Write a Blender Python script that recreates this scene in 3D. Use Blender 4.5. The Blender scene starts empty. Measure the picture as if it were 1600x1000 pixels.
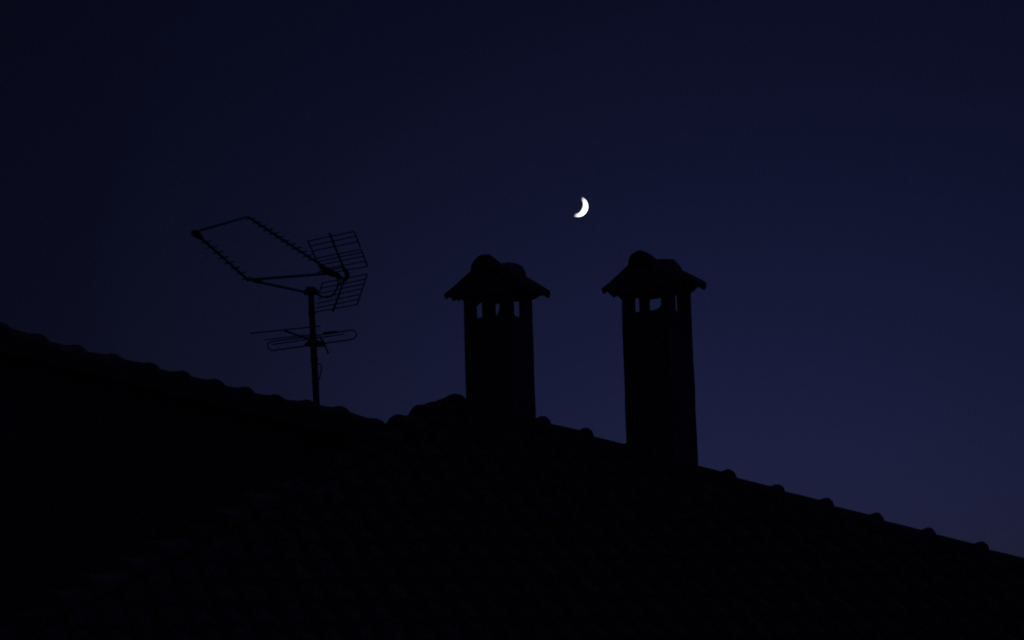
import bpy, bmesh, math, random
from mathutils import Vector, Matrix

random.seed(7)
R = math.radians
scene = bpy.context.scene
col = scene.collection

# ------------------------------------------------------------------ camera
CAM_Z = 4.0                      # photographer on an upper floor / terrace
PITCH, ROLL, HFOV = R(9.0), R(-1.6), R(25.0)
cam_data = bpy.data.cameras.new("camera")
cam = bpy.data.objects.new("camera", cam_data)
col.objects.link(cam)
cam_data.sensor_width = 36.0
cam_data.angle = HFOV
cam_data.clip_start, cam_data.clip_end = 0.1, 6000.0
CAM_ROT = Matrix.Rotation(math.pi / 2 + PITCH, 3, 'X') @ Matrix.Rotation(ROLL, 3, 'Z')
CAM_LOC = Vector((0, 0, CAM_Z))
cam.matrix_world = Matrix.Translation(CAM_LOC) @ CAM_ROT.to_4x4()
scene.camera = cam
FPX = 800.0 / math.tan(HFOV / 2)


def ray(px, py):
    return CAM_ROT @ Vector(((px - 800) / FPX, (500 - py) / FPX, -1.0))


def at(px, py, y):
    """world point seen at that photo pixel, at depth y"""
    d = ray(px, py)
    return CAM_LOC + d * (y / d.y)


def proj(p):
    v = CAM_ROT.transposed() @ (Vector(p) - CAM_LOC)
    return (800 + FPX * v.x / -v.z, 500 - FPX * v.y / -v.z)


# ------------------------------------------------------------------ sun (below the horizon) and dusk sky
MOON_PX, MOON_RPX, MOON_DIST = (902.4, 322.6), 16.3, 1900.0
ELONG = R(86)                    # angle between moon and sun
moon_dir = ray(*MOON_PX).normalized()
_b = CAM_ROT @ Vector((0.919, -0.394, 0.0))          # bright limb points right and down
LIMB = (_b - moon_dir * _b.dot(moon_dir)).normalized()
sun_dir = (math.cos(ELONG) * moon_dir + math.sin(ELONG) * LIMB).normalized()
sun_az = math.atan2(sun_dir.x, sun_dir.y)

sd = bpy.data.lights.new("sun", 'SUN')
sd.energy, sd.angle, sd.color = 4.0, R(0.5), (1.0, 0.985, 0.96)
sun = bpy.data.objects.new("sun", sd)
col.objects.link(sun)
sun.rotation_euler = (-sun_dir).to_track_quat('-Z', 'Y').to_euler()
sun.location = (0, 0, 60)

world = bpy.data.worlds.new("World")
scene.world = world
world.use_nodes = True
nt = world.node_tree
bg = nt.nodes['Background']
sky = nt.nodes.new('ShaderNodeTexSky')
sky.sky_type = 'NISHITA'
sky.sun_disc = False
sky.sun_elevation = R(-6.0)      # the sky model goes black when the sun is lower
sky.sun_rotation = sun_az
SKY_TINT = (0.203, 0.258, 0.965)     # tungsten white balance of the photograph
tint = nt.nodes.new('ShaderNodeVectorMath'); tint.operation = 'MULTIPLY'
tint.inputs[1].default_value = SKY_TINT
soft = nt.nodes.new('ShaderNodeGamma'); soft.inputs['Gamma'].default_value = 0.28     # the model's dusk is too steep round the sky
nt.links.new(sky.outputs[0], soft.inputs['Color'])
# the sky model loses its blue at the horizon and opposite the sunset: keep an even dusk there
geo = nt.nodes.new('ShaderNodeTexCoord')
lift = nt.nodes.new('ShaderNodeVectorMath'); lift.operation = 'MAXIMUM'; lift.inputs[1].default_value = (-2.0, -2.0, 0.035)
nt.links.new(geo.outputs['Generated'], lift.inputs[0]); nt.links.new(lift.outputs[0], sky.inputs['Vector'])
even = nt.nodes.new('ShaderNodeVectorMath'); even.operation = 'MAXIMUM'; even.inputs[1].default_value = (0.085, 0.085, 0.085)
nt.links.new(soft.outputs[0], even.inputs[0]); nt.links.new(even.outputs[0], tint.inputs[0])
# twilight glow falling off smoothly, lens darkening of the corners put into the sky colour
GLOW_AZ, GLOW_EL, GLOW_POW, GLOW_FLOOR = R(3.0), R(-4.0), 34.0, 0.17
tc = nt.nodes.new('ShaderNodeTexCoord')
dot = nt.nodes.new('ShaderNodeVectorMath'); dot.operation = 'DOT_PRODUCT'
dot.inputs[1].default_value = (math.sin(GLOW_AZ) * math.cos(GLOW_EL), math.cos(GLOW_AZ) * math.cos(GLOW_EL), math.sin(GLOW_EL))
nt.links.new(tc.outputs['Generated'], dot.inputs[0])
mx = nt.nodes.new('ShaderNodeMath'); mx.operation = 'MAXIMUM'; mx.inputs[1].default_value = 0.0
pw = nt.nodes.new('ShaderNodeMath'); pw.operation = 'POWER'; pw.inputs[1].default_value = GLOW_POW
ma = nt.nodes.new('ShaderNodeMath'); ma.operation = 'MULTIPLY_ADD'
ma.inputs[1].default_value = 1 - GLOW_FLOOR; ma.inputs[2].default_value = GLOW_FLOOR
nt.links.new(dot.outputs['Value'], mx.inputs[0]); nt.links.new(mx.outputs[0], pw.inputs[0]); nt.links.new(pw.outputs[0], ma.inputs[0])
mul = nt.nodes.new('ShaderNodeVectorMath'); mul.operation = 'SCALE'
nt.links.new(tint.outputs[0], mul.inputs[0]); nt.links.new(ma.outputs[0], mul.inputs['Scale'])
nt.links.new(mul.outputs[0], bg.inputs['Color'])
bg.inputs['Strength'].default_value = 0.1

vs = scene.view_settings
vs.view_transform, vs.look, vs.exposure, vs.gamma, vs.use_curve_mapping = 'Standard', 'None', 2.0, 1.0, False
scene.render.dither_intensity = 2.0
scene.cycles.filter_width = 2.0   # the photograph is a little soft

# ------------------------------------------------------------------ materials


def mat(name, base, rough=0.8, var=0.25, scale=6.0, bump=0.3, metal=0.0, base2=None):
    m = bpy.data.materials.new(name)
    m.use_nodes = True
    t = m.node_tree
    b = t.nodes['Principled BSDF']
    b.inputs['Roughness'].default_value = rough
    b.inputs['Metallic'].default_value = metal
    b.inputs['Specular IOR Level'].default_value = 0.2
    geo = t.nodes.new('ShaderNodeTexCoord')
    n = t.nodes.new('ShaderNodeTexNoise')
    n.inputs['Scale'].default_value = scale
    n.inputs['Detail'].default_value = 8
    t.links.new(geo.outputs['Object'], n.inputs['Vector'])
    ramp = t.nodes.new('ShaderNodeValToRGB')
    ramp.color_ramp.elements[0].position, ramp.color_ramp.elements[1].position = 0.3, 0.72
    c2 = base2 or tuple(min(1, c * (1 + var)) for c in base)
    ramp.color_ramp.elements[0].color = (*[c * (1 - var) for c in base], 1)
    ramp.color_ramp.elements[1].color = (*c2, 1)
    t.links.new(n.outputs['Fac'], ramp.inputs['Fac'])
    # each piece a little different
    oi = t.nodes.new('ShaderNodeObjectInfo')
    hs = t.nodes.new('ShaderNodeHueSaturation')
    mr = t.nodes.new('ShaderNodeMapRange')
    mr.inputs['To Min'].default_value, mr.inputs['To Max'].default_value = 1 - var, 1 + var
    t.links.new(oi.outputs['Random'], mr.inputs['Value'])
    t.links.new(mr.outputs[0], hs.inputs['Value'])
    t.links.new(ramp.outputs['Color'], hs.inputs['Color'])
    t.links.new(hs.outputs['Color'], b.inputs['Base Color'])
    bp = t.nodes.new('ShaderNodeBump')
    bp.inputs['Strength'].default_value = bump
    bp.inputs['Distance'].default_value = 0.01
    n2 = t.nodes.new('ShaderNodeTexNoise')
    n2.inputs['Scale'].default_value = scale * 9
    n2.inputs['Detail'].default_value = 5
    t.links.new(geo.outputs['Object'], n2.inputs['Vector'])
    t.links.new(n2.outputs['Fac'], bp.inputs['Height'])
    t.links.new(bp.outputs['Normal'], b.inputs['Normal'])
    return m


M_TILE = mat("weathered_clay", (0.38, 0.24, 0.17), 0.85, 0.3, 7, 0.5, base2=(0.36, 0.31, 0.24))
M_MORTAR = mat("mortar", (0.40, 0.37, 0.33), 0.9, 0.2, 14, 0.6)
M_PLASTER = mat("old_plaster", (0.27, 0.24, 0.21), 0.9, 0.2, 3, 0.4)
M_ALU = mat("dull_aluminium", (0.40, 0.40, 0.41), 0.6, 0.15, 20, 0.1, 0.5)
M_STEEL = mat("galvanised_steel", (0.32, 0.31, 0.30), 0.65, 0.2, 15, 0.2, 0.4)
M_PLASTIC = mat("black_plastic", (0.03, 0.03, 0.03), 0.5, 0.1, 20, 0.05)
M_GROUND = mat("grass_ground", (0.05, 0.06, 0.03), 0.95, 0.4, 0.4, 0.6)
M_GLASS = mat("dark_glass", (0.02, 0.022, 0.025), 0.1, 0.05, 2, 0.0)
M_WOOD = mat("shutter_wood", (0.06, 0.08, 0.06), 0.7, 0.2, 9, 0.2)

mm = bpy.data.materials.new("moon_rock")
mm.use_nodes = True
_b = mm.node_tree.nodes['Principled BSDF']
_b.inputs['Roughness'].default_value = 1.0
_b.inputs['Specular IOR Level'].default_value = 0.0
_n = mm.node_tree.nodes.new('ShaderNodeTexNoise'); _n.inputs['Scale'].default_value = 0.35
_r = mm.node_tree.nodes.new('ShaderNodeValToRGB')
_r.color_ramp.elements[0].color = (0.62, 0.62, 0.62, 1); _r.color_ramp.elements[1].color = (0.8, 0.8, 0.79, 1)
_tc = mm.node_tree.nodes.new('ShaderNodeTexCoord')
mm.node_tree.links.new(_tc.outputs['Object'], _n.inputs['Vector'])
mm.node_tree.links.new(_n.outputs['Fac'], _r.inputs['Fac'])
mm.node_tree.links.new(_r.outputs['Color'], _b.inputs['Base Color'])
M_MOON = mm

# ------------------------------------------------------------------ helpers


def link(name, me, m=None, parent=None, loc=None):
    o = bpy.data.objects.new(name, me)
    col.objects.link(o)
    if m and not me.materials:
        me.materials.append(m)
    if parent:
        o.parent = parent
    if loc is not None:
        o.location = loc
    return o


def empty(name, loc, label, cat, group=None, rotz=0.0):
    o = bpy.data.objects.new(name, None)
    o.empty_display_size = 0.2
    col.objects.link(o)
    o.location = loc
    o.rotation_euler = (0, 0, rotz)
    o['label'], o['category'] = label, cat
    if group:
        o['group'] = group
    o_loc[o.name] = Matrix.Translation(loc) @ Matrix.Rotation(rotz, 4, 'Z')
    return o


o_loc = {}


def to_mesh(bm, name, smooth=False):
    bmesh.ops.recalc_face_normals(bm, faces=bm.faces[:])
    me = bpy.data.meshes.new(name)
    bm.to_mesh(me)
    bm.free()
    if smooth:
        for p in me.polygons:
            p.use_smooth = True
    return me


def world_part(name, bm, m, root, smooth=False, kind=None):
    """bm in world coordinates -> child of root (root is an Empty with known matrix)"""
    inv = o_loc[root.name].inverted()
    bm.transform(inv)
    o = link(name, to_mesh(bm, name, smooth), m, root)
    if kind:
        o['kind'] = kind
    return o


def add_prism(bm, pts, d):
    """closed solid: polygon pts extruded by vector d"""
    d = Vector(d)
    a = [bm.verts.new(p) for p in pts]
    b = [bm.verts.new(Vector(p) + d) for p in pts]
    n = len(pts)
    bm.faces.new(a)
    bm.faces.new(b[::-1])
    for i in range(n):
        bm.faces.new((a[i], b[i], b[(i + 1) % n], a[(i + 1) % n]))


def add_box(bm, lo, hi, M=None):
    x0, y0, z0 = lo
    x1, y1, z1 = hi
    pts = [Vector((x0, y0, z0)), Vector((x1, y0, z0)), Vector((x1, y1, z0)), Vector((x0, y1, z0))]
    d = Vector((0, 0, z1 - z0))
    if M:
        pts = [M @ p for p in pts]
        d = M.to_3x3() @ d
    add_prism(bm, pts, d)


def add_tube(bm, pts, r, seg=7):
    pts = [Vector(p) for p in pts]
    rs = r if isinstance(r, (list, tuple)) else [r] * len(pts)
    rings = []
    prev = None
    for i, p in enumerate(pts):
        if i == 0:
            t = pts[1] - pts[0]
        elif i == len(pts) - 1:
            t = pts[-1] - pts[-2]
        else:
            t = (pts[i + 1] - p).normalized() + (p - pts[i - 1]).normalized()
        t.normalize()
        if prev is None:
            u = t.orthogonal().normalized()
        else:
            u = (prev - t * prev.dot(t)).normalized()
        prev = u
        v = t.cross(u)
        rings.append([bm.verts.new(p + rs[i] * (math.cos(a) * u + math.sin(a) * v))
                      for a in [2 * math.pi * k / seg for k in range(seg)]])
    for a, b in zip(rings, rings[1:]):
        for k in range(seg):
            bm.faces.new((a[k], a[(k + 1) % seg], b[(k + 1) % seg], b[k]))
    bm.faces.new(rings[0][::-1])
    bm.faces.new(rings[-1])


def tube(name, pts, r, m, root, seg=7):
    bm = bmesh.new()
    add_tube(bm, pts, r, seg)
    return world_part(name, bm, m, root, True)


def barrel_mesh(name, prof, seg=10, lo=-12, hi=192, wob=0.0, wall=0.0):
    """half-round clay tile: +x runs down the slope, z up. prof = [(x, radius, z-offset)]"""
    bm = bmesh.new()
    rings = []
    for x, r, z in prof:
        ring = []
        for k in range(seg + 1):
            a = R(lo + (hi - lo) * k / seg)
            rr = r * (1 + wob * random.uniform(-1, 1))
            ring.append(bm.verts.new((x, rr * math.cos(a), z + rr * math.sin(a))))
        if wall:                                         # hollow: inner arc back to the start
            for k in range(seg, -1, -1):
                a = R(lo + (hi - lo) * k / seg)
                ring.append(bm.verts.new((x, (r - wall) * math.cos(a), z + (r - wall) * math.sin(a))))
        rings.append(ring)
    nr = len(rings[0])
    for a, b in zip(rings, rings[1:]):
        for k in range(nr):
            bm.faces.new((a[k], a[(k + 1) % nr], b[(k + 1) % nr], b[k]))
    bm.faces.new(rings[0][::-1])
    bm.faces.new(rings[-1])
    return to_mesh(bm, name)


def frame(x_axis, up=Vector((0, 0, 1))):
    x = Vector(x_axis).normalized()
    y = up.cross(x).normalized()
    z = x.cross(y)
    return Matrix((x, y, z)).transposed()


def tile_on(name, me, origin, x_axis, root, m, sx=1.0, sr=1.0, roll=0.0):
    """place a (shared) tile mesh: origin = upper end, x_axis = down the slope"""
    o = link(name, me, m, root)
    Mw = Matrix.Translation(origin) @ frame(x_axis).to_4x4() @ Matrix.Rotation(roll, 4, 'X') @ Matrix.Diagonal((sx, sr, sr, 1))
    base = o_loc[root.name] if root.name in o_loc else Matrix.Identity(4)
    o.matrix_local = base.inverted() @ Mw
    return o


def line_param(p0, d, px):
    """distance along the line p0 + s d (d unit) at which it crosses photo column px"""
    lo, hi = -3.0, 12.0
    f = lambda s: proj(p0 + d * s)[0] - px
    if f(lo) * f(hi) > 0:
        return None
    for _ in range(60):
        mid = (lo + hi) / 2
        if f(lo) * f(mid) <= 0:
            hi = mid
        else:
            lo = mid
    return (lo + hi) / 2


# ------------------------------------------------------------------ ground
bm = bmesh.new()
bmesh.ops.create_circle(bm, cap_ends=True, radius=1500, segments=96)
g = link("ground", to_mesh(bm, "ground"), M_GROUND)
g['kind'] = 'structure'

# ------------------------------------------------------------------ house: front hipped roof
ALPHA = R(27)
hr = Vector((math.cos(ALPHA), -math.sin(ALPHA), 0))      # right hip, towards the viewer
hl = Vector((-math.sin(ALPHA), -math.cos(ALPHA), 0))     # left hip
fwd = (hr + hl).normalized()                             # faces the viewer
rgt = (hr - hl).normalized()
APEX = at(716, 636.5, 20.0)


def solve_m():
    lo, hi = 0.05, 0.8
    for _ in range(60):
        m = (lo + hi) / 2
        d = (hr - Vector((0, 0, m))).normalized()
        s = line_param(APEX, d, 1600)
        y = proj(APEX + d * s)[1]
        if y < 893:
            lo = m
        else:
            hi = m
    return m


MH = solve_m()
HL = 7.2                                                 # horizontal length of a hip
HALF = HL / math.sqrt(2)
down = Vector((0, 0, -MH * HL))
corner_r = APEX + hr * HL + down
corner_l = APEX + hl * HL + down
BACK = 9.0
ridge_b = APEX - fwd * BACK
back_r = corner_r - fwd * (HALF + BACK)
back_l = corner_l - fwd * (HALF + BACK)

house = empty("house", Vector((APEX.x, APEX.y, 0)),
              "dark tiled house whose long sloping roof line fills the bottom of the view", "house")

# roof deck: hipped in front, gabled behind
bm = bmesh.new()
TH = Vector((0, 0, -0.16))
top = [APEX, corner_r, corner_l, ridge_b, back_r, back_l]
vt = [bm.verts.new(p) for p in top]
vb = [bm.verts.new(p + TH) for p in top]
for f in ((0, 2, 1), (0, 1, 4, 3), (0, 3, 5, 2)):
    bm.faces.new([vt[i] for i in f])
    bm.faces.new([vb[i] for i in f][::-1])
for a, b in ((1, 2), (2, 5), (5, 3), (3, 4), (4, 1)):
    bm.faces.new((vt[a], vt[b], vb[b], vb[a]))
front_roof = world_part("roof", bm, M_TILE, house)
o_loc_front = o_loc[house.name]
o_loc[front_roof.name] = o_loc_front

# hip tiles: long barrels with a thick collar at the lower end
hip_prof = [(-0.06, 0.080, -0.012), (0.0, 0.086, 0.0), (0.10, 0.089, 0.002), (0.305, 0.094, 0.004), (0.325, 0.106, 0.006),
            (0.345, 0.119, 0.008), (0.37, 0.124, 0.008), (0.392, 0.118, 0.004), (0.405, 0.104, 0.0)]
HIP_TILES = [barrel_mesh("hip_tile", hip_prof, 10, wob=0.02) for _ in range(4)]
DR = (hr - Vector((0, 0, MH))).normalized()
DL = (hl - Vector((0, 0, MH))).normalized()
bumps_r = [778, 852, 918, 988, 1062, 1142, 1218, 1294.5, 1373, 1454.5, 1537, 1620]
s_prev = 0.05
ends = [line_param(APEX, DR, b) for b in bumps_r]
step = ends[-1] - ends[-2]
s_tot = HL * math.sqrt(1 + MH * MH)
while ends[-1] + step < s_tot:
    ends.append(ends[-1] + step)
for i, e in enumerate(ends):
    if e - s_prev > 0.12:
        q0, q1 = APEX + DR * s_prev + Vector((0, 0, random.uniform(-0.006, 0.004))), APEX + DR * e + Vector((0, 0, random.uniform(-0.004, 0.010)))
        tile_on("hip_tile", HIP_TILES[i % 4], q0, q1 - q0, front_roof, M_TILE, (q1 - q0).length / 0.40, random.uniform(0.96, 1.03), R(random.uniform(-8, 8)))
    s_prev = e
ends = [line_param(APEX, DL, b) for b in (689, 656, 621)]
step = (ends[2] - ends[0]) / 2
while ends[-1] + step < s_tot:
    ends.append(ends[-1] + step)
s_prev = 0.05
lifts = [0.004, 0.060, 0.072]                            # laid stepping down, each lower end propped on mortar
for i, e in enumerate(ends):
    lift = lifts[i] if i < 3 else random.uniform(0.03, 0.06)
    p0 = APEX + DL * s_prev
    p1 = APEX + DL * e + Vector((0, 0, lift))
    tile_on("hip_tile", HIP_TILES[(i + 1) % 4], p0, p1 - p0, front_roof, M_TILE, (p1 - p0).length / 0.40, 1.0, R(random.uniform(-3, 3)))
    s_prev = e
# mortar packed between these tiles
def on_left(px, py):
    y = (APEX + DL * line_param(APEX, DL, px)).y
    return at(px, py, y)
bm = bmesh.new()
add_tube(bm, [on_left(706, 626), on_left(697, 630), on_left(688, 634), on_left(678, 636.5), on_left(668, 639), on_left(655, 643)],
         [0.046, 0.052, 0.050, 0.056, 0.050, 0.044], 7)
world_part("mortar_bed", bm, M_MORTAR, front_roof)
bm = bmesh.new()
add_tube(bm, [on_left(652, 659), on_left(640, 660), on_left(629, 660), on_left(618, 662)], [0.05, 0.054, 0.05, 0.045], 7)
world_part("mortar_bed", bm, M_MORTAR, front_roof)
# ridge tiles running back
for k in range(int(BACK / 0.4)):
    tile_on("ridge_tile", HIP_TILES[k % 4], APEX - fwd * (0.05 + 0.4 * k + 0.4), fwd, front_roof, M_TILE, 1.0)
# mortared cap where the hips meet
bm = bmesh.new()
bmesh.ops.create_icosphere(bm, subdivisions=2, radius=0.108)
for v in bm.verts:
    v.co *= 1 + random.uniform(-0.06, 0.06)
    v.co.z *= 0.95
bm.transform(Matrix.Translation(at(711, 633.5, 19.95)))
world_part("apex_cap", bm, M_MORTAR, front_roof)


# field tiles: rows of barrels over the deck, joined (nobody can tell them apart in this light)
def field(bm, origin, along, downv, rows, inside, pitch=0.20, course=0.36, r0=0.062, r1=0.078):
    nrm = along.cross(downv).normalized()
    if nrm.z < 0:
        nrm = -nrm
    n_al, n_dn = rows
    for i in range(-n_al, n_al + 1):
        for j in range(n_dn):
            j0 = course * j + random.uniform(-0.01, 0.01)
            a = along * (pitch * i + random.uniform(-0.008, 0.008))
            c0 = origin + a + downv * j0
            c1 = c0 + downv * (course + 0.03)
            if not (inside(c0) and inside(c1)):
                continue
            v = []
            for c, r, lift in ((c0, r0, 0.0), (c1, r1, 0.016)):
                for k in range(6):
                    t = math.pi * k / 5
                    v.append(bm.verts.new(c + along * (r * math.cos(t)) + nrm * (r * math.sin(t) + lift)))
            for k in range(5):
                bm.faces.new((v[k], v[k + 1], v[k + 7], v[k + 6]))
            bm.faces.new(v[6:12])


bm = bmesh.new()
d_front = (fwd * HALF + down).normalized()
d_right = (rgt * HALF + down).normalized()
d_left = (-rgt * HALF + down).normalized()
rows_dn = int((HALF ** 2 + down.z ** 2) ** 0.5 / 0.36)
eave_z = corner_r.z - 0.05


def in_front(p):
    q = p - APEX
    return abs(q.dot(rgt)) < q.dot(fwd) - 0.03 and p.z > eave_z


def in_side(p):
    q = p - APEX
    return q.dot(fwd) < abs(q.dot(rgt)) - 0.03 and q.dot(fwd) > -BACK and p.z > eave_z


field(bm, APEX, rgt, d_front, (28, rows_dn), in_front)
field(bm, APEX - fwd * 2, fwd, d_right, (48, rows_dn), in_side)
field(bm, APEX - fwd * 2, fwd, d_left, (48, rows_dn), in_side)
world_part("roof_tiles", bm, M_TILE, house, kind="stuff")

# walls under the front roof
wz = corner_r.z - 0.16
inset = 0.45
wq = [APEX + fwd * (HALF - inset) + rgt * (HALF - inset), APEX + fwd * (HALF - inset) - rgt * (HALF - inset),
      APEX - fwd * (BACK - 0.3) - rgt * (HALF - inset), APEX - fwd * (BACK - 0.3) + rgt * (HALF - inset)]
bm = bmesh.new()
lowp = [Vector((p.x, p.y, 0.0)) for p in wq]
add_prism(bm, lowp, (0, 0, wz + 0.10))
# gable at the back
pk = ridge_b + fwd * 0.3 + Vector((0, 0, -0.17))
gl = Vector((wq[2].x, wq[2].y, wz + 0.10))
gr_ = Vector((wq[3].x, wq[3].y, wz + 0.10))
add_prism(bm, [gl + fwd * 0.002, gr_ + fwd * 0.002, pk], fwd * 0.3)
world_part("wall", bm, M_PLASTER, house)
# windows of the front wall (below the frame, seen only from other positions)
for t in (-2.6, 0.0, 2.6):
    c = APEX + fwd * (HALF - inset) + rgt * t
    Mw = Matrix.Translation((c.x, c.y, 0)) @ Matrix((rgt, fwd, Vector((0, 0, 1)))).transposed().to_4x4()
    for nm, lo, hi, m_ in (("window", (-0.5, -0.05, 1.2), (0.5, 0.02, 2.6), M_GLASS),
                           ("shutter", (-1.02, 0.003, 1.2), (-0.52, 0.06, 2.6), M_WOOD), ("shutter", (0.52, 0.003, 1.2), (1.02, 0.06, 2.6), M_WOOD)):
        bm = bmesh.new()
        add_box(bm, lo, hi, Mw)
        world_part(nm, bm, m_, house)

# ------------------------------------------------------------------ house: taller rear block with its gable edge (left)
PHI = R(40)
gd = Vector((math.cos(PHI), math.sin(PHI), 0))           # along the gable wall, to the right and away
gn = Vector((-math.sin(PHI), math.cos(PHI), 0))          # into the block
Q0 = at(495, 640, 21.6)


def on_gable(px, py):
    d = ray(px, py)
    t = (Q0 - CAM_LOC).dot(gn) / d.dot(gn)
    return CAM_LOC + d * t


ra, rb = on_gable(42, 539.5), on_gable(582, 675)
DV = (rb - ra).normalized()
s_apex = line_param(ra, DV, -170)
s_end = line_param(ra, DV, 652)
VA = ra + DV * s_apex                                    # gable apex, outside the picture
VE = ra + DV * s_end                                     # right eave end, behind the front roof
gw = (VE - VA)
run = Vector((gw.x, gw.y, 0)).length
drop = -gw.z
VL = VA - gd * run + Vector((0, 0, -drop))
DEEP = 5.5
bm = bmesh.new()
for e in (VE, VL):
    a, b = VA - gn * 0.12, e - gn * 0.12
    add_prism(bm, [a, b, b + Vector((0, 0, -0.14)), a + Vector((0, 0, -0.14))], gn * (DEEP + 0.24))
rear_roof = world_part("roof", bm, M_TILE, house)
o_loc[rear_roof.name] = o_loc[house.name]
bm = bmesh.new()
a, b, c = VA + Vector((0, 0, -0.143)), VE + Vector((0, 0, -0.143)) - DV * 0.3, VL + Vector((0, 0, -0.143)) + gd * 0.3
add_prism(bm, [a, b, Vector((b.x, b.y, 0)), Vector((c.x, c.y, 0)), c], gn * DEEP)
world_part("wall", bm, M_PLASTER, house)

verge_prof = [(-0.06, 0.078, -0.01), (0.0, 0.084, 0.0), (0.10, 0.087, 0.0), (0.20, 0.090, 0.002), (0.25, 0.098, 0.006),
              (0.29, 0.106, 0.010), (0.33, 0.109, 0.010), (0.365, 0.105, 0.006), (0.39, 0.098, 0.002), (0.405, 0.088, -0.002)]
VERGE_TILES = [barrel_mesh("verge_tile", verge_prof, 10, wob=0.03) for _ in range(5)]
bumps_v = [-170, -112, -54, 10, 70, 129, 187, 243, 292, 345, 391, 440, 488, 540, 598, 650]
bed = {10: 0.028, 440: 0.010, 488: 0.034, 540: 0.048, 598: 0.002}     # the mortar bed is uneven near the mast
sp = ra + DV * (line_param(ra, DV, bumps_v[0]) + 0.05)
for i, b in enumerate(bumps_v[1:]):
    q = ra + DV * line_param(ra, DV, b) + Vector((0, 0, bed.get(b, random.uniform(-0.006, 0.006))))
    tile_on("verge_tile", VERGE_TILES[i % 5], sp, q - sp, rear_roof, M_TILE, (q - sp).length / 0.40, random.uniform(0.96, 1.05), R(random.uniform(-5, 5)))
    sp = q
DV2 = (VL - VA).normalized()
for k in range(int((VL - VA).length / 0.38)):
    tile_on("verge_tile", VERGE_TILES[k % 5], VA + DV2 * (0.05 + 0.38 * k), DV2, rear_roof, M_TILE, 0.95)
bm = bmesh.new()
n_dn = int((VE - VA).length / 0.36)
in_slab = lambda p: 0.15 < (p - VA).dot(gn) < DEEP and p.z > VE.z
field(bm, VA + gn * (DEEP / 2), gn, DV, (14, n_dn), in_slab)
field(bm, VA + gn * (DEEP / 2), gn, DV2, (14, n_dn), in_slab)
world_part("roof_tiles", bm, M_TILE, house, kind="stuff")
for k in range(int(DEEP / 0.4)):
    tile_on("ridge_tile", HIP_TILES[k % 4], VA + gn * (0.1 + 0.4 * k), gn, rear_roof, M_TILE)

# ------------------------------------------------------------------ chimneys
CAP_TILES = [barrel_mesh("cap_tile", [(-0.02, 0.056, 0.0), (0.15, 0.063, 0.0), (0.36, 0.071, 0.004), (0.44, 0.075, 0.006)], 8, 0, 180, wob=0.04, wall=0.017) for _ in range(3)]
RIDGE_CAPS = [barrel_mesh("cap_ridge_tile", [(-0.06, 0.082, -0.02), (0.0, 0.088, 0.0), (0.10, 0.100, 0.006), (0.19, 0.115, 0.008), (0.26, 0.120, 0.006), (0.285, 0.117, 0.0), (0.30, 0.104, -0.006)], 8, -6, 186, wob=0.05) for _ in range(4)]


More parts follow.
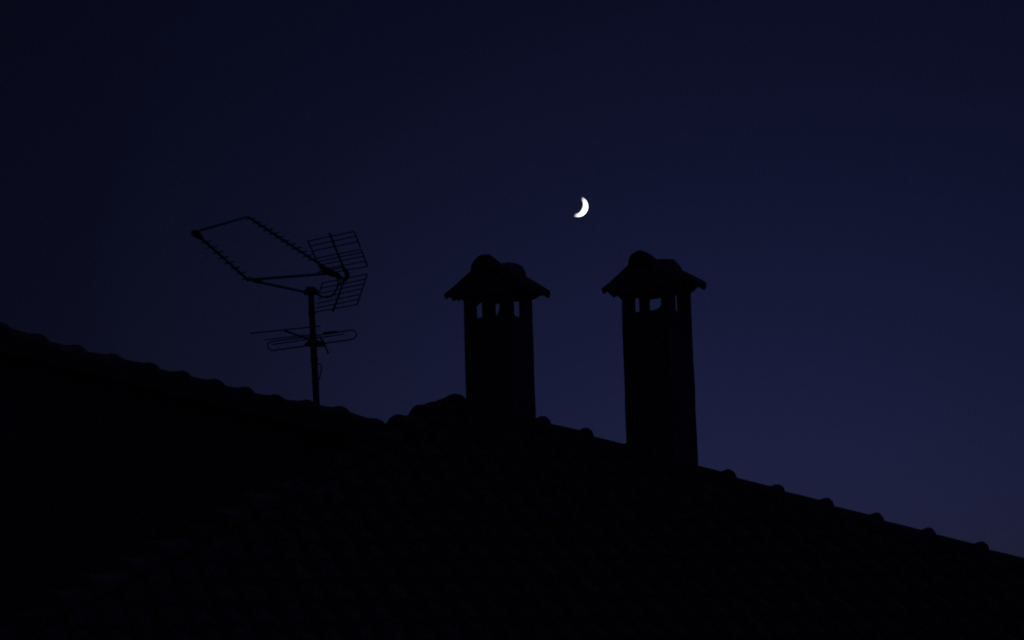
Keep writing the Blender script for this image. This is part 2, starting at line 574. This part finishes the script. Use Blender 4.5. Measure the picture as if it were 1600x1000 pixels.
def chimney(cx, s_hip, half, yaw, y_sill, y_eave, openings, label, tilt=0.0, rise=0.235, fillets=(), reach=0.347, open_h=0.30, eave_half=0.275, shift=0.0, ridge_r=1.0, ridge_up=0.0, ridge_dx=0.0):
    """square shaft straddling the right hip, openings under a little gabled tile cap"""
    p = APEX + DR * s_hip
    depth = p.y
    c_sill, c_eave = at(cx, y_sill, depth), at(cx, y_eave, depth)
    zb = p.z
    root = empty("chimney", Vector((c_sill.x, depth, zb)), label, "chimney", "chimneys on the roof", -yaw)
    lx = Vector((math.cos(yaw), -math.sin(yaw), 0))
    M0 = o_loc[root.name]
    zs = c_sill.z - zb
    zt = zs + open_h
    # shaft
    bm = bmesh.new()
    nlev = 9
    z0 = -0.55
    rings = []
    for i in range(nlev + 1):
        z = z0 + (zs - z0) * i / nlev
        h = half * (1 + random.uniform(-0.008, 0.008))
        rings.append([bm.verts.new((sx * h + random.uniform(-.003, .003), sy * h + random.uniform(-.003, .003), z))
                      for sx, sy in ((-1, -1), (1, -1), (1, 1), (-1, 1))])
    for a, b in zip(rings, rings[1:]):
        for k in range(4):
            bm.faces.new((a[k], a[(k + 1) % 4], b[(k + 1) % 4], b[k]))
    bm.faces.new(rings[0][::-1])
    bm.faces.new(rings[-1])
    bm.transform(M0)
    world_part("shaft", bm, M_PLASTER, root)
    # mortar fillet where the shaft meets the tiles
    bm = bmesh.new()
    # piers of the open head
    t = 0.03
    h = half - 0.002

    def solids(ops, lo, hi):
        out, cur = [], lo
        for a, b in ops:
            if a > cur:
                out.append((cur, a))
            cur = b
        out.append((cur, hi))
        return out
    bm.free()
    for side in ("front", "back"):
        for a, b in solids(openings[side], -h, h):
            bm = bmesh.new()
            y0 = -h if side == "front" else h - t
            add_box(bm, (a, y0, zs), (b, y0 + t, zt))
            bm.transform(M0)
            world_part("pier", bm, M_PLASTER, root)
    for side in ("left", "right"):
        for a, b in solids(openings[side], -h + t, h - t):
            bm = bmesh.new()
            x0 = -h if side == "left" else h - t
            add_box(bm, (x0, a, zs), (x0 + t, b, zt))
            bm.transform(M0)
            world_part("pier", bm, M_PLASTER, root)
    for side, x0, dx, hh in fillets:                     # rough mortar left in the corners of the openings
        bm = bmesh.new()
        y0 = {"front": -h + 0.004, "back": h - t + 0.004}.get(side)
        n = 6
        if side in ("front", "back"):
            pts = [(x0, y0, zs), (x0 + dx, y0, zs)]
            for k in range(n + 1):
                a = math.pi / 2 * k / n
                pts.append((x0 + dx * (1 - math.sin(a)), y0, zs + hh * (1 - math.cos(a))))
            ext = (0, t - 0.008, 0)
        else:
            xx = -h + 0.004 if side == "left" else h - t + 0.004
            pts = [(xx, x0, zs), (xx, x0 + dx, zs)]
            for k in range(n + 1):
                a = math.pi / 2 * k / n
                pts.append((xx, x0 + dx * (1 - math.sin(a)), zs + hh * (1 - math.cos(a))))
            ext = (t - 0.008, 0, 0)
        add_prism(bm, pts[:1] + pts[2:], ext)
        bm.transform(M0)
        world_part("mortar_lump", bm, M_MORTAR, root)
    # cap
    ze = c_eave.z - zb
    eh, ridge_h = eave_half, 0.26
    MT = M0 @ Matrix.Translation((shift, 0, ze)) @ Matrix.Rotation(tilt, 4, 'Y')
    bm = bmesh.new()
    zk = rise * (1 - eh / reach)                         # slab surface at its edge
    add_prism(bm, [(-eh, -ridge_h, zk - 0.026), (-half, -ridge_h, zk - 0.052), (half, -ridge_h, zk - 0.052), (eh, -ridge_h, zk - 0.026),
                   (eh, -ridge_h, zk), (0, -ridge_h, rise), (-eh, -ridge_h, zk)], (0, 2 * ridge_h, 0))
    bm.transform(MT)
    world_part("cap", bm, M_MORTAR, root)
    k = 0
    for sgn in (-1, 1):
        dv = MT.to_3x3() @ Vector((sgn * reach, 0, -rise)).normalized()
        for yy in (-0.19, 0.0, 0.19):
            org = MT @ Vector((sgn * 0.01, yy + random.uniform(-0.012, 0.012), rise - 0.004))
            tile_on("cap_tile", CAP_TILES[k % 3], org, dv, root, M_TILE, math.hypot(reach, rise) / 0.44 * random.uniform(0.98, 1.02))
            k += 1
    for sgn in (-1, 1):
        ax = MT.to_3x3() @ Vector((0, sgn, 0.06 if sgn < 0 else 0.02)).normalized()
        org = MT @ Vector((ridge_dx, sgn * 0.01, rise + ridge_up - (0.058 if sgn < 0 else 0.056)))
        tile_on("ridge_tile", RIDGE_CAPS[(sgn + 1) // 2 + (2 if cx > 900 else 0)], org, ax, root, M_TILE, 0.95 if sgn < 0 else 1.0, ridge_r if sgn < 0 else 1.04 * ridge_r)
    return root


s1 = line_param(APEX, DR, 781)
s2 = line_param(APEX, DR, 1031)
chimney(779, s1, 0.222, R(28), 500, 466.5,
        {"front": [(-0.111, -0.04), (0.077, 0.130)], "back": [(-0.143, -0.089), (0.04, 0.105)],
         "right": [(-0.122, 0.028)], "left": [(-0.039, 0.122)]},
        "left chimney with a tiled cap and three narrow vent slits, beside the stepped tiles", 0.0,
        fillets=(("front", 0.130, -0.05, 0.09), ("right", -0.122, 0.05, 0.04)), shift=-0.002, rise=0.262, ridge_dx=0.012, ridge_up=0.010)
chimney(1026.5, s2, 0.217, R(31.4), 491, 456.5,
        {"front": [(-0.122, -0.051), (0.032, 0.160)], "back": [(-0.178, -0.055), (0.064, 0.106)],
         "right": [(-0.068, 0.012)], "left": [(-0.03, 0.115)]},
        "right chimney with a tiled cap and one wide rounded vent hole, lower on the roof", R(-1.8),
        fillets=(("front", 0.160, -0.08, 0.07),), reach=0.334, eave_half=0.266, shift=-0.02, rise=0.24, ridge_r=0.9, ridge_dx=0.018, ridge_up=0.012)

# ------------------------------------------------------------------ television antenna
YM = Q0.y + 0.45
m_bot, m_top = at(496.5, 668, YM), at(485.5, 453, YM)
ant = empty("television_antenna", m_bot, "thin rooftop television antenna on a leaning mast with grid reflectors and rod aerials", "antenna")
tube("mast", [m_bot, m_bot.lerp(m_top, 0.52), m_top], [0.032, 0.032, 0.029], M_STEEL, ant, 12)
YU = YM - 0.15
SC = FPX / YU                                            # pixels per metre there


def ap(px, py, ref=520.0, k=0.75, dy=0.0):
    """point of the upper aerial: it points left and towards the viewer"""
    return at(px, py, YU + k * (px - ref) / SC + dy)


def rod_pts(p0, p1, cx, yc):
    """a cross rod: horizontal, its right end nearer"""
    return [at(p[0], p[1], yc - 1.2 * (p[0] - cx) / SC) for p in (p0, p1)]


def lump(name, pts, r, m):
    return tube(name, pts, r, m, ant, 8)


# mast head clamp and support arms
lump("mast_clamp", [at(476, 459, YU - .02), at(482, 454, YU), at(490, 455, YU + .02), at(497, 457.5, YU + .02)], [0.02, 0.042, 0.046, 0.02], M_STEEL)
tube("support_arm", [ap(401, 440), at(478, 456.5, YU - 0.02)], 0.012, M_ALU, ant)
tube("support_arm", [ap(386, 437.5), ap(500, 428.5), ap(510, 428)], 0.0125, M_ALU, ant)
lump("arm_joint", [ap(394, 438.5), ap(402, 440), ap(408, 439.5)], [0.012, 0.021, 0.012], M_PLASTIC)
# the two booms and the link between their tips
B1 = (ap(388, 339), ap(494, 409), ap(538, 436))
B2 = (ap(306, 364, 402, 0.75, -0.53), ap(388, 438, 402, 0.75, -0.53))
tube("boom", B1, 0.0115, M_ALU, ant)
b2a, b2b = ap(309, 367), ap(388, 438)
tube("boom", [b2a, b2b], 0.0125, M_ALU, ant)
tube("boom_link", [ap(313, 360), ap(388, 338.5)], 0.011, M_ALU, ant)
lump("tip_box", [ap(300.5, 363), ap(307, 365), ap(315, 372.5)], [0.022, 0.040, 0.020], M_PLASTIC)
# directors: short rods across the booms
def ticks(p0, p1, n, half, slope):
    for i in range(n):
        t = (i + 0.5) / n
        x, y = p0[0] + (p1[0] - p0[0]) * t, p0[1] + (p1[1] - p0[1]) * t
        h = half * random.uniform(0.85, 1.12)
        c = ap(x, y)
        a = at(x - h, y + h * slope, c.y + 1.2 * h / SC)
        b = at(x + h, y - h * slope, c.y - 1.2 * h / SC)
        tube("director", [a, b], 0.0058, M_ALU, ant, 5)
ticks((388, 339), (494, 408), 12, 7.5, 0.22)
ticks((318, 374), (390, 439), 8, 7.5, 0.25)
# dipole box in front of the reflector
lump("dipole_box", [ap(501, 416), ap(507, 421), ap(518, 427), ap(528, 430.5), ap(532, 434)], [0.018, 0.036, 0.034, 0.028, 0.012], M_PLASTIC)
tube("dipole", rod_pts((496, 425.5), (536, 417.5), 516, ap(516, 421).y), 0.007, M_ALU, ant)
lump("reflector_hinge", [ap(536, 418), ap(539.5, 422), ap(543, 429), ap(540.5, 436), ap(536, 441)], [0.012, 0.020, 0.024, 0.020, 0.010], M_PLASTIC)
tube("coaxial_cable", [ap(527, 429), ap(528.5, 444), ap(524, 456), ap(517, 463.5), ap(509, 465), ap(500, 462.5), at(494, 458, YU)], 0.008, M_PLASTIC, ant)
tube("coaxial_cable", [ap(531, 432), ap(533, 440), ap(529, 447)], 0.007, M_PLASTIC, ant)


def grid(stave, rods, bars):
    bm = bmesh.new()
    add_tube(bm, [ap(*p) for p in stave], [0.011] * len(stave), 6)
    def pt(q, cx, cy):
        return at(q[0], q[1], ap(cx, cy).y - 1.2 * (q[0] - cx) / SC)
    panel = world_part("reflector_panel", bm, M_ALU, ant, True)
    o_loc[panel.name] = o_loc[ant.name]
    for b in bars:
        bm = bmesh.new()
        add_tube(bm, [pt(q[:2], q[2], q[1]) for q in b], 0.0075, 5)
        world_part("side_bar", bm, M_ALU, panel, True)
    for p0, p1, cx in rods:
        bm = bmesh.new()
        add_tube(bm, [pt(p0, cx, (p0[1] + p1[1]) / 2), pt(p1, cx, (p0[1] + p1[1]) / 2)], 0.0058, 5)
        world_part("rod", bm, M_ALU, panel, True)


up_rods = []
rows_l = [(481, 376.6), (484, 384.4), (487, 392.4), (492, 404), (495, 409), (497.5, 414.5), (501, 421), (506, 428.5)]
rows_r = [(553, 361.6), (556, 369), (559.5, 377.5), (564, 389.5), (566, 394), (568.5, 400), (571.5, 408), (574.5, 416)]
for a, b, cx in zip(rows_l, rows_r, (516, 518, 521, 526, 529, 531, 534, 538)):
    up_rods.append((a, b, cx))
grid([(514.5, 364), (528, 397), (539, 424)], up_rods,
     [[(481, 376.6, 516), (501, 421, 534)], [(553, 361.6, 516), (563, 386.5, 524)], [(564.5, 390.5, 527), (574.5, 416.5, 538)]])
lo_rods = []
rows_l = [(503.5, 442), (501, 450.5), (498.5, 458.5), (497, 466.5), (495, 474), (493.5, 481), (492.5, 487.5)]
rows_r = [(574, 428), (571, 436), (568.5, 443.5), (565, 451), (562, 460), (559.5, 468), (558, 475.8)]
for a, b, cx in zip(rows_l, rows_r, (537, 535, 532, 529, 526, 523, 521)):
    lo_rods.append((a, b, cx))
grid([(539, 434), (530, 460), (520, 486.5)], lo_rods,
     [[(503.5, 442, 537), (498.5, 458.5, 532)], [(574, 428, 537), (558, 475.8, 521)]])

# lower aerial: folded dipole and cross rods
YV = YM - 0.08
def lp(px, py, dy=0.0):
    return at(px, py, YV - 0.55 * (px - 490) / SC + dy)
loop = [lp(490, 525.2), lp(520, 520.3), lp(547, 516), lp(552, 516), lp(556, 519), lp(557.2, 523), lp(555.5, 527.5), lp(550, 530.4),
        lp(520, 534.5), lp(490, 538.6), lp(460, 543), lp(430, 547.3), lp(424, 547.3), lp(419.5, 544.5), lp(417.7, 540.5), lp(419, 536.5), lp(424, 533.8), lp(456, 529.5), lp(490, 525.2)]
tube("folded_dipole", loop, 0.0065, M_ALU, ant, 6)
tube("cross_rod", [lp(391, 520.8, -.12), lp(500, 509.6, -.12)], 0.0062, M_ALU, ant, 6)
tube("cross_rod", [lp(414, 531, -.06), lp(486, 522.8, -.06)], 0.0055, M_ALU, ant, 6)
tube("cross_rod", [lp(426, 538.2, .02), lp(537.5, 522, .02)], 0.0055, M_ALU, ant, 6)
tube("boom", [lp(444, 516.6, -.25), lp(478, 528.5, -.12), lp(508, 540.5, .06)], 0.011, M_ALU, ant)
tube("dipole_sleeve", [lp(506, 520.8), lp(526, 518.6)], 0.013, M_PLASTIC, ant)
lump("mast_clamp", [lp(477, 539), lp(484, 536.5), lp(492, 536), lp(502, 538), lp(505, 540)], [0.014, 0.034, 0.042, 0.026, 0.012], M_STEEL)
tube("coaxial_cable", [lp(499.5, 526.5), lp(504, 532), lp(508, 540), lp(511.5, 548), lp(513, 552.5)], 0.008, M_PLASTIC, ant)
tube("coaxial_cable", [at(497.5, 568.5, YM - .05), at(502.6, 570, YM - .07), at(502, 578, YM - .08), at(500.3, 586, YM - .06), at(498.5, 594, YM - .04)], 0.006, M_PLASTIC, ant)
for k in range(5):
    f = 0.15 + 0.17 * k
    c = m_bot.lerp(m_top, f)
    bm = bmesh.new()
    ax = (m_top - m_bot).normalized()
    add_tube(bm, [c - ax * 0.012, c + ax * 0.012], 0.037, 12)
    world_part("cable_tie", bm, M_PLASTIC, ant, True)

# ------------------------------------------------------------------ moon: sunlit part of the sphere, overexposure bloom shaped into its blunt horns
mc = CAM_LOC + moon_dir * MOON_DIST
mr_ = MOON_DIST * MOON_RPX / FPX
axis = moon_dir.cross(LIMB).normalized()                 # horn to horn
bm = bmesh.new()
NL, NB = 24, 40
lon0 = R(-12)
grid_v = []
top_v, bot_v = bm.verts.new(axis * mr_), bm.verts.new(-axis * mr_)
for j in range(1, NB):
    la = -math.pi / 2 + math.pi * j / NB
    rowv = []
    f_in = 8.2 / 16.6 * math.sqrt(max(0.0, 1 - (16.6 / 11.9 * math.sin(la)) ** 2)) / math.cos(la)
    lon1 = min(R(82), math.acos(min(1.0, f_in)))
    for i in range(NL + 1):
        lo_ = lon0 + (lon1 - lon0) * i / NL
        d = math.cos(la) * (math.cos(lo_) * LIMB - math.sin(lo_) * moon_dir) + math.sin(la) * axis
        rowv.append(bm.verts.new(d * mr_))
    grid_v.append(rowv)
for a, b in zip(grid_v, grid_v[1:]):
    for i in range(NL):
        bm.faces.new((a[i], a[i + 1], b[i + 1], b[i]))
    bm.faces.new((a[NL], a[0], b[0], b[NL]))
for rowv, tip in ((grid_v[0], bot_v), (grid_v[-1], top_v)):
    for i in range(NL):
        bm.faces.new((tip, rowv[i], rowv[i + 1]))
    bm.faces.new((tip, rowv[NL], rowv[0]))
moon = link("moon", to_mesh(bm, "moon"), M_MOON, None, mc)
moon['label'] = "bright white crescent moon alone in the dark blue dusk sky above the chimneys"
moon['category'] = "moon"
bpy.context.view_layer.update()
print("INFO MH", MH, "eave z", corner_r.z, "sun az/el", math.degrees(sun_az), math.degrees(math.asin(sun_dir.z)))
print("INFO left hip proj", [tuple(round(c) for c in proj(APEX + DL * s)) for s in (0, 1, 2, 3)])
